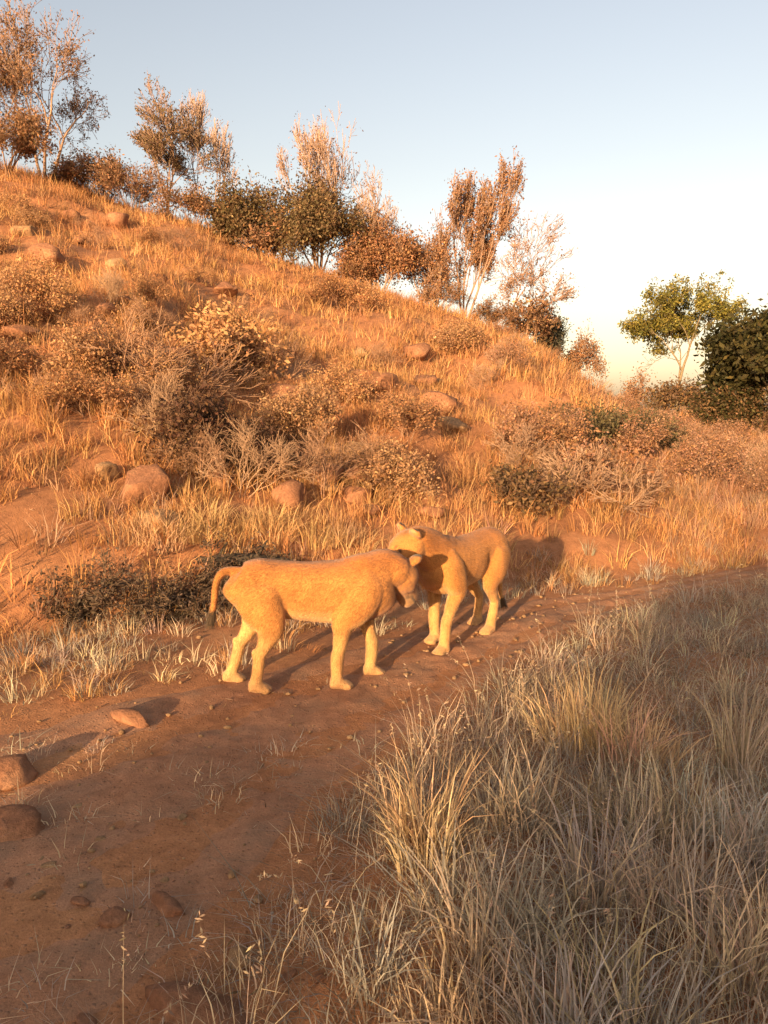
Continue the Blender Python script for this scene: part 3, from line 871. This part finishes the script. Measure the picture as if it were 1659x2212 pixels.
def loft(secs, lateral=(0, 1, 0), m=6, ring=18):
    """secs rows: x y z half_width half_height ; returns verts, tris of a closed tube"""
    S = catmull(secs, m)
    P = S[:, :3]; a = np.clip(S[:, 3], .004, None); b = np.clip(S[:, 4], .004, None)
    T = np.gradient(P, axis=0); T /= np.linalg.norm(T, axis=1)[:, None] + 1e-9
    lat = np.array(lateral, float)
    A = lat[None] - T * (T @ lat)[:, None]; A /= np.linalg.norm(A, axis=1)[:, None] + 1e-9
    B = np.cross(T, A)
    th = np.linspace(0, 2 * np.pi, ring, endpoint=False)
    V = P[:, None] + A[:, None] * (np.cos(th)[None, :, None] * a[:, None, None]) + B[:, None] * (np.sin(th)[None, :, None] * b[:, None, None])
    n = len(P); V = V.reshape(-1, 3)
    i = np.arange(n - 1)[:, None] * ring + np.arange(ring)[None, :]
    j = np.arange(n - 1)[:, None] * ring + (np.arange(ring)[None, :] + 1) % ring
    Q = np.stack([i, j, j + ring, i + ring], -1).reshape(-1, 4)
    Tt = np.concatenate([Q[:, [0, 1, 2]], Q[:, [0, 2, 3]]])
    c0, c1 = len(V), len(V) + 1
    V = np.concatenate([V, P[:1], P[-1:]])
    k = np.arange(ring); k2 = (k + 1) % ring
    caps = np.concatenate([np.stack([k2, k, 0 * k + c0], 1), np.stack([(n - 1) * ring + k, (n - 1) * ring + k2, 0 * k + c1], 1)])
    return V, np.concatenate([Tt, caps])

def ellipsoid(c, r, rot=None):
    v = ICO4[0] * np.array(r)
    if rot is not None: v = v @ np.array(rot).T
    return v + np.array(c), ICO4[1]

def rotm(u, up):
    u = np.array(u, float); u /= np.linalg.norm(u)
    up = np.array(up, float); up -= u * (u @ up); up /= np.linalg.norm(up)
    w = np.cross(up, u)
    return np.stack([u, w, up], 1)      # columns: forward, left, up

def lion(label, loc, rz, pose, seed, scale=1.0):
    parts = []
    # trunk: x, y, z, half width, half height
    parts.append(loft([(-.62, 0, .80, .05, .06), (-.58, 0, .77, .125, .145), (-.46, 0, .735, .16, .195), (-.30, 0, .71, .16, .205), (-.12, 0, .69, .17, .21),
                       (.06, 0, .68, .18, .22), (.22, 0, .685, .18, .235), (.34, 0, .70, .17, .23), (.45, 0, .72, .145, .19), (.51, 0, .735, .08, .12)], ring=24))
    hd = np.array(pose['head_pos']); hu = np.array(pose['head_dir']); hup = np.array(pose['head_up'])
    Rm = rotm(hu, hup)
    nk = (np.array([.36, 0, .775]) + hd) / 2 + np.array(pose.get('neck_bow', (0, 0, .02)))
    parts.append(loft([(.22, 0, .74, .14, .19), (.36, 0, .775, .145, .185), (*nk, .13, .155), (*(hd - Rm[:, 0] * .02 + Rm[:, 2] * -.015), .118, .125), (*(hd + Rm[:, 0] * .06), .09, .09)]))
    HS = 1.1
    def hp(u, w, v): return hd + Rm @ (np.array([u * .86, w, v]) * HS)
    hs = [(-.07, 0, -.01, .07, .07), (-.03, 0, -.005, .108, .105), (.05, 0, -.008, .130, .122), (.12, 0, -.016, .116, .115), (.17, 0, -.026, .090, .100), (.22, 0, -.034, .078, .090), (.275, 0, -.040, .076, .088), (.325, 0, -.046, .070, .080), (.35, 0, -.050, .055, .064), (.36, 0, -.05, .03, .04)]
    parts.append(loft([(*hp(u, w, v), a * HS, b * HS) for u, w, v, a, b in hs], lateral=tuple(Rm[:, 1]), ring=20))
    for s in (-1, 1):                                        # cheeks, brow and ears
        parts.append(ellipsoid(hp(.085, s * .075, -.045), (.07, .045, .06), Rm))
        parts.append(ellipsoid(hp(.13, s * .052, .062), (.045, .026, .022), Rm))
        parts.append(ellipsoid(hp(.285, s * .034, -.045), (.05, .036, .038), Rm))
        er = Rm @ rotm((.1, s * .6, .8), (1, s * .45, 0))
        parts.append(ellipsoid(hp(-.005, s * .098, .095), (.058, .056, .027), er))
    parts.append(ellipsoid(hp(.295, 0, -.108), (.052, .044, .032), Rm))      # chin
    for s in (-1, 1):
        parts.append(ellipsoid((.31, s * .075, .83), (.10, .04, .085)))        # shoulder blades
    # legs
    for name, s, J in pose['legs']:
        y = s * .105
        J = [np.array(j, float) for j in J]
        if name == 'front':
            sh, el, wr, pw = J
            parts.append(loft([(sh[0] + .01, s * .10, sh[2] + .13, .045, .06), (sh[0], s * .13, sh[2] + .02, .07, .125), (*((sh + el) / 2 * [1, 0, 1] + [0.01, s * .14, 0]), .076, .125),
                               (el[0], s * .137, el[2], .068, .090), (*(el * .65 + wr * .35), .053, .060), (*(el * .25 + wr * .75), .044, .045), (*wr, .045, .047), (*(wr * .45 + pw * .55), .042, .043), (*(pw + [0, 0, .035]), .054, .052)]))
        else:
            hip, kn, hk, pw = J
            parts.append(loft([(hip[0] - .02, s * .09, hip[2] + .09, .05, .08), (hip[0], s * .12, hip[2], .075, .155), (*((hip + kn) / 2 * [1, 0, 1] + [-.005, s * .135, -.005]), .078, .15),
                               (kn[0] - .02, s * .14, kn[2], .064, .105), (*(kn * .58 + hk * .42), .048, .066), (*(kn * .18 + hk * .82), .038, .044), (*hk, .037, .044), (*(hk * .5 + pw * .5), .037, .040), (*(pw + [0, 0, .035]), .050, .050)]))
        bump_at = el + np.array([-.05, s * .0, .02]) if name == 'front' else hk + np.array([-.028, 0, .022])
        parts.append(ellipsoid(bump_at, (.026, .024, .036)))
        # paw with four toes
        lift = pw[2]
        parts.append(loft([(pw[0] - .045, pw[1], pw[2] + .045, .038, .032), (pw[0] + .01, pw[1], pw[2] + .045, .046, .042), (pw[0] + .06, pw[1], pw[2] + .036, .049, .034), (pw[0] + .085, pw[1], pw[2] + .028, .04, .024)]))
        for q in (-1.5, -.5, .5, 1.5):
            parts.append(ellipsoid((pw[0] + .095 - .014 * abs(q), pw[1] + q * .027, pw[2] + .025), (.034, .0135, .025)))
    tl = [np.array(t) for t in pose['tail']]
    tr = np.linspace(.034, .020, len(tl))
    parts.append(loft([(*t, r, r) for t, r in zip(tl, tr)], lateral=(.3, .9, .1), ring=10))
    VV, FF, o = [], [], 0
    for v, f in parts:
        VV.append(v); FF.append(f + o); o += len(v)
    me = mesh('tmp', np.concatenate(VV), np.concatenate(FF))
    ob = bpy.data.objects.new('tmp', me); COL.objects.link(ob)
    md = ob.modifiers.new('r', 'REMESH'); md.mode = 'VOXEL'; md.voxel_size = .0095
    ms = ob.modifiers.new('s', 'SMOOTH'); ms.factor = .5; ms.iterations = pose.get('smooth', 3)
    dg = bpy.context.evaluated_depsgraph_get()
    body_m = bpy.data.meshes.new_from_object(ob.evaluated_get(dg))
    bpy.data.objects.remove(ob)
    n = len(body_m.vertices)
    P = np.empty(n * 3, np.float32); body_m.vertices.foreach_get('co', P); P = P.reshape(-1, 3)
    Nn = np.empty(n * 3, np.float32); body_m.vertices.foreach_get('normal', Nn); Nn = Nn.reshape(-1, 3)
    # ribs, flank hollow and uneven muscle under the skin
    sx, sy, sz = P.T.astype(float)
    flank = sstep(-.22, -.1, sx) * sstep(.3, .15, sx) * sstep(.5, .56, sz) * sstep(.86, .78, sz) * sstep(.08, .13, np.abs(sy))
    off = -.0009 * (np.sin((sx + .25 * sz) * 2 * np.pi / .06) + 1) * flank
    off = off + .012 * fbm(sx * 7 + sy * 3 + seed, sz * 7 - sy * 2, 3)
    off = off - .022 * np.exp(-((sx + .20) / .07) ** 2) * np.exp(-((sz - .68) / .10) ** 2) * sstep(.08, .13, np.abs(sy))
    P = (P + Nn * off[:, None]).astype(np.float32)
    body_m.vertices.foreach_set('co', P.ravel()); body_m.update()
    body_m.polygons.foreach_set('use_smooth', np.ones(len(body_m.polygons), bool))
    # coat: tawny, a little darker along the back, cream below and inside the legs
    tawny = np.array([.47, .20, .052]); back = np.array([.40, .15, .036]); cream = np.array([.63, .365, .135])
    x, y, z = P.T
    hl = (P - hd) @ Rm / HS / np.array([.86, 1, 1])                                   # head coordinates
    ishead = (hl[:, 0] > -.04) & (np.linalg.norm(hl, axis=1) < .42) & (hl[:, 0] < .4) & (np.abs(hl[:, 1]) < .2)
    c = np.repeat(tawny[None], n, 0)
    kb = sstep(.78, .92, z) * (~ishead)
    c = c * (1 - kb[:, None]) + back * kb[:, None]
    inner = sstep(.02, .4, -Nn[:, 1] * np.sign(y)) * sstep(.55, .45, z)
    bel = sstep(-.2, -.75, Nn[:, 2]) * sstep(.64, .52, z) * sstep(.35, .42, z)
    leg = sstep(.52, .30, z) * .65
    kk = np.clip(np.maximum(np.maximum(inner, bel), leg) * (1 - ishead), 0, 1)
    c = c * (1 - kk[:, None]) + cream * kk[:, None]
    spots = sstep(.18, .3, fbm(x * 22 + y * 9, z * 22 - y * 7, 2)) * sstep(.75, .6, z) * sstep(.3, .45, z) * .3
    c = c * (1 - spots[:, None] * .45)
    dust = sstep(.16, .02, z)
    c = c * (1 - dust[:, None] * .45) + np.array([.36, .21, .11]) * dust[:, None] * .45
    chin = ishead * sstep(-.05, -.085, hl[:, 2]) * sstep(.12, .2, hl[:, 0])
    muz = ishead * sstep(.22, .27, hl[:, 0]) * sstep(.0, -.03, hl[:, 2]) * .7
    kk = np.clip(np.maximum(chin, muz), 0, 1)
    c = c * (1 - kk[:, None]) + np.array([.50, .27, .10]) * kk[:, None]
    hn = Nn @ Rm
    er = ishead * sstep(.10, .125, hl[:, 2]) * sstep(.05, .08, np.abs(hl[:, 1]))
    eb = er * sstep(.15, -.25, hn[:, 0])                 # dark backs of the ears
    c = c * (1 - eb[:, None]) + np.array([.035, .022, .015]) * eb[:, None]
    ef = er * sstep(.1, .5, hn[:, 0]) * .35
    c = c * (1 - ef[:, None]) + np.array([.5, .36, .22]) * ef[:, None]
    for s in (-1, 1):                                     # dark rims of the eyes
        d = np.linalg.norm(hl - np.array([.158, s * .066, .03]), axis=1)
        k = ishead * sstep(.03, .018, d)
        c = c * (1 - k[:, None]) + np.array([.05, .03, .02]) * k[:, None]
    tear = ishead * sstep(.014, .005, np.abs(np.abs(hl[:, 1]) - .05)) * sstep(.15, .17, hl[:, 0]) * sstep(.225, .2, hl[:, 0]) * .5
    c = c * (1 - tear[:, None]) + np.array([.10, .05, .025]) * tear[:, None]
    mouth = ishead * sstep(.012, .004, np.abs(hl[:, 2] + .088)) * sstep(.2, .24, hl[:, 0])
    c = c * (1 - mouth[:, None] * .8) + np.array([.06, .035, .025]) * mouth[:, None] * .8
    a = body_m.color_attributes.new('Col', 'FLOAT_COLOR', 'POINT')
    cc = np.ones((n, 4), np.float32); cc[:, :3] = c; a.data.foreach_set('color', cc.ravel())
    root = empty('lion', loc, rz); root.scale = (scale,) * 3
    tag(root, label, 'lion')
    link('body', body_m, M_FUR, root)
    # short coat hair
    body_m.calc_loop_triangles()
    nt_ = len(body_m.loop_triangles)
    T = np.empty(nt_ * 3, np.int32); body_m.loop_triangles.foreach_get('vertices', T); T = T.reshape(-1, 3)
    ar = np.linalg.norm(np.cross(P[T[:, 1]] - P[T[:, 0]], P[T[:, 2]] - P[T[:, 0]]), axis=1)
    rs = np.random.RandomState(seed)
    NS = 80000
    ti = rs.choice(nt_, NS, p=ar / ar.sum())
    u = rs.rand(NS, 2); fl = u.sum(1) > 1; u[fl] = 1 - u[fl]
    w3 = np.stack([1 - u.sum(1), u[:, 0], u[:, 1]], 1)[:, :, None]
    B = (P[T[ti]] * w3).sum(1); NB = (Nn[T[ti]] * w3).sum(1); CB = (c[T[ti]] * w3).sum(1)
    NB /= np.linalg.norm(NB, axis=1)[:, None] + 1e-9
    flow = np.tile(np.array([-.8, 0, -.6]), (NS, 1))
    hb = (B - hd) @ Rm; ih = (hb[:, 0] > -.02) & (np.linalg.norm(hb, axis=1) < .42) & (np.abs(hb[:, 1]) < .2)
    flow[ih] = -Rm[:, 0]
    lo = (B[:, 2] < .5) & ~ih; flow[lo] = np.array([-.25, 0, -1])
    flow = flow + rs.randn(NS, 3) * .25
    flow -= NB * (flow * NB).sum(1)[:, None]; flow /= np.linalg.norm(flow, axis=1)[:, None] + 1e-9
    D = flow + NB * .32
    Lh = (.011 + .011 * rs.rand(NS)) * np.where(ih, .6, 1) * np.where(B[:, 2] < .12, .6, 1)
    W = np.cross(D, NB); W /= np.linalg.norm(W, axis=1)[:, None] + 1e-9
    V = np.stack([B - W * .0016, B + W * .0016, B + D * Lh[:, None]], 1).reshape(-1, 3)
    cb = np.repeat(CB * (.58 + .75 * rs.rand(NS, 1)), 3, 0)
    tag(link('fur', mesh('fur', V, np.arange(NS * 3).reshape(-1, 3), cb), M_FUR, root), kind='stuff')
    # eyes, nose, tail tuft
    for s in (-1, 1):
        v, f = ellipsoid((0, 0, 0), (.0145, .0145, .0145))
        e = link('eye', mesh('eye', v, f, smooth=True), M_EYE, root); e.location = hp(.156, s * .070, .032)
    v, f = loft([(*hp(.325, 0, .022), .014, .008), (*hp(.347, 0, .014), .036, .018), (*hp(.365, 0, -.006), .032, .018), (*hp(.371, 0, -.028), .018, .014), (*hp(.368, 0, -.05), .006, .008)], lateral=tuple(Rm[:, 1]), ring=12)
    link('nose', mesh('nose', v, f, smooth=True), M_NOSE, root)
    t0, t1 = tl[-2], tl[-1]; d = (t1 - t0) / np.linalg.norm(t1 - t0)
    N2 = 900
    ax = t1 - d * .06 + d * (rs.rand(N2, 1) * .09)
    rad = rs.randn(N2, 3); rad -= d * (rad @ d)[:, None]; rad /= np.linalg.norm(rad, axis=1)[:, None]
    b0 = ax + rad * .012; D = d + rad * .28 + rs.randn(N2, 3) * .1
    W = np.cross(D, rad); W /= np.linalg.norm(W, axis=1)[:, None]
    V = np.stack([b0 - W * .002, b0 + W * .002, b0 + D * (.05 + .05 * rs.rand(N2, 1))], 1).reshape(-1, 3)
    link('tail_tuft', mesh('tail_tuft', V, np.arange(N2 * 3).reshape(-1, 3), np.tile(np.array([[.09, .06, .035]]), (N2 * 3, 1)) * (.6 + .8 * rs.rand(N2 * 3, 1))), M_FUR, root)
    return root

pose1 = dict(
    head_pos=(.56, .06, .80), head_dir=(.42, .66, -.62), head_up=(.35, .5, .8), neck_bow=(.0, .0, .03),
    legs=[('hind', -1, [(-.43, -.11, .70), (-.335, -.13, .47), (-.43, -.12, .26), (-.465, -.12, 0)]),
          ('hind', 1, [(-.47, .11, .70), (-.45, .13, .49), (-.58, .12, .28), (-.66, .12, 0)]),
          ('front', -1, [(.32, -.11, .70), (.16, -.13, .50), (.11, -.12, .23), (.10, -.12, 0)]),
          ('front', 1, [(.36, .11, .70), (.32, .13, .50), (.38, .12, .25), (.36, .12, 0)])],
    tail=[(-.54, 0, .84), (-.61, 0, .845), (-.665, -.01, .84), (-.705, -.02, .80), (-.725, -.02, .73), (-.735, -.02, .64), (-.755, -.02, .54)])
LX, LY = -.45, 5.12
lion('tawny lion standing side-on on the track, head turned away and tail curving out', (LX, LY, float(H(LX, LY))), R(7), pose1, 1)

pose2 = dict(
    head_pos=(.67, -.03, .93), head_dir=(.78, -.42, -.46), head_up=(.3, -.1, 1), neck_bow=(0, .0, .02),
    legs=[('hind', -1, [(-.44, -.11, .70), (-.30, -.13, .48), (-.50, -.12, .265), (-.47, -.12, 0)]),
          ('hind', 1, [(-.44, .11, .70), (-.24, .13, .48), (-.36, .12, .28), (-.28, .12, 0)]),
          ('front', -1, [(.35, -.11, .70), (.22, -.13, .50), (.24, -.12, .23), (.22, -.12, 0)]),
          ('front', 1, [(.36, .11, .70), (.28, .13, .50), (.42, .12, .25), (.46, .12, 0)])],
    tail=[(-.58, 0, .83), (-.66, 0, .78), (-.69, .0, .66), (-.69, .0, .52), (-.67, .0, .40), (-.68, .0, .28), (-.72, 0, .2)])
LX, LY = .665, 6.2
lion('tawny lion facing the side-on lion with its head held beside the other neck', (LX, LY, float(H(LX, LY))), R(180 + 52), pose2, 2)
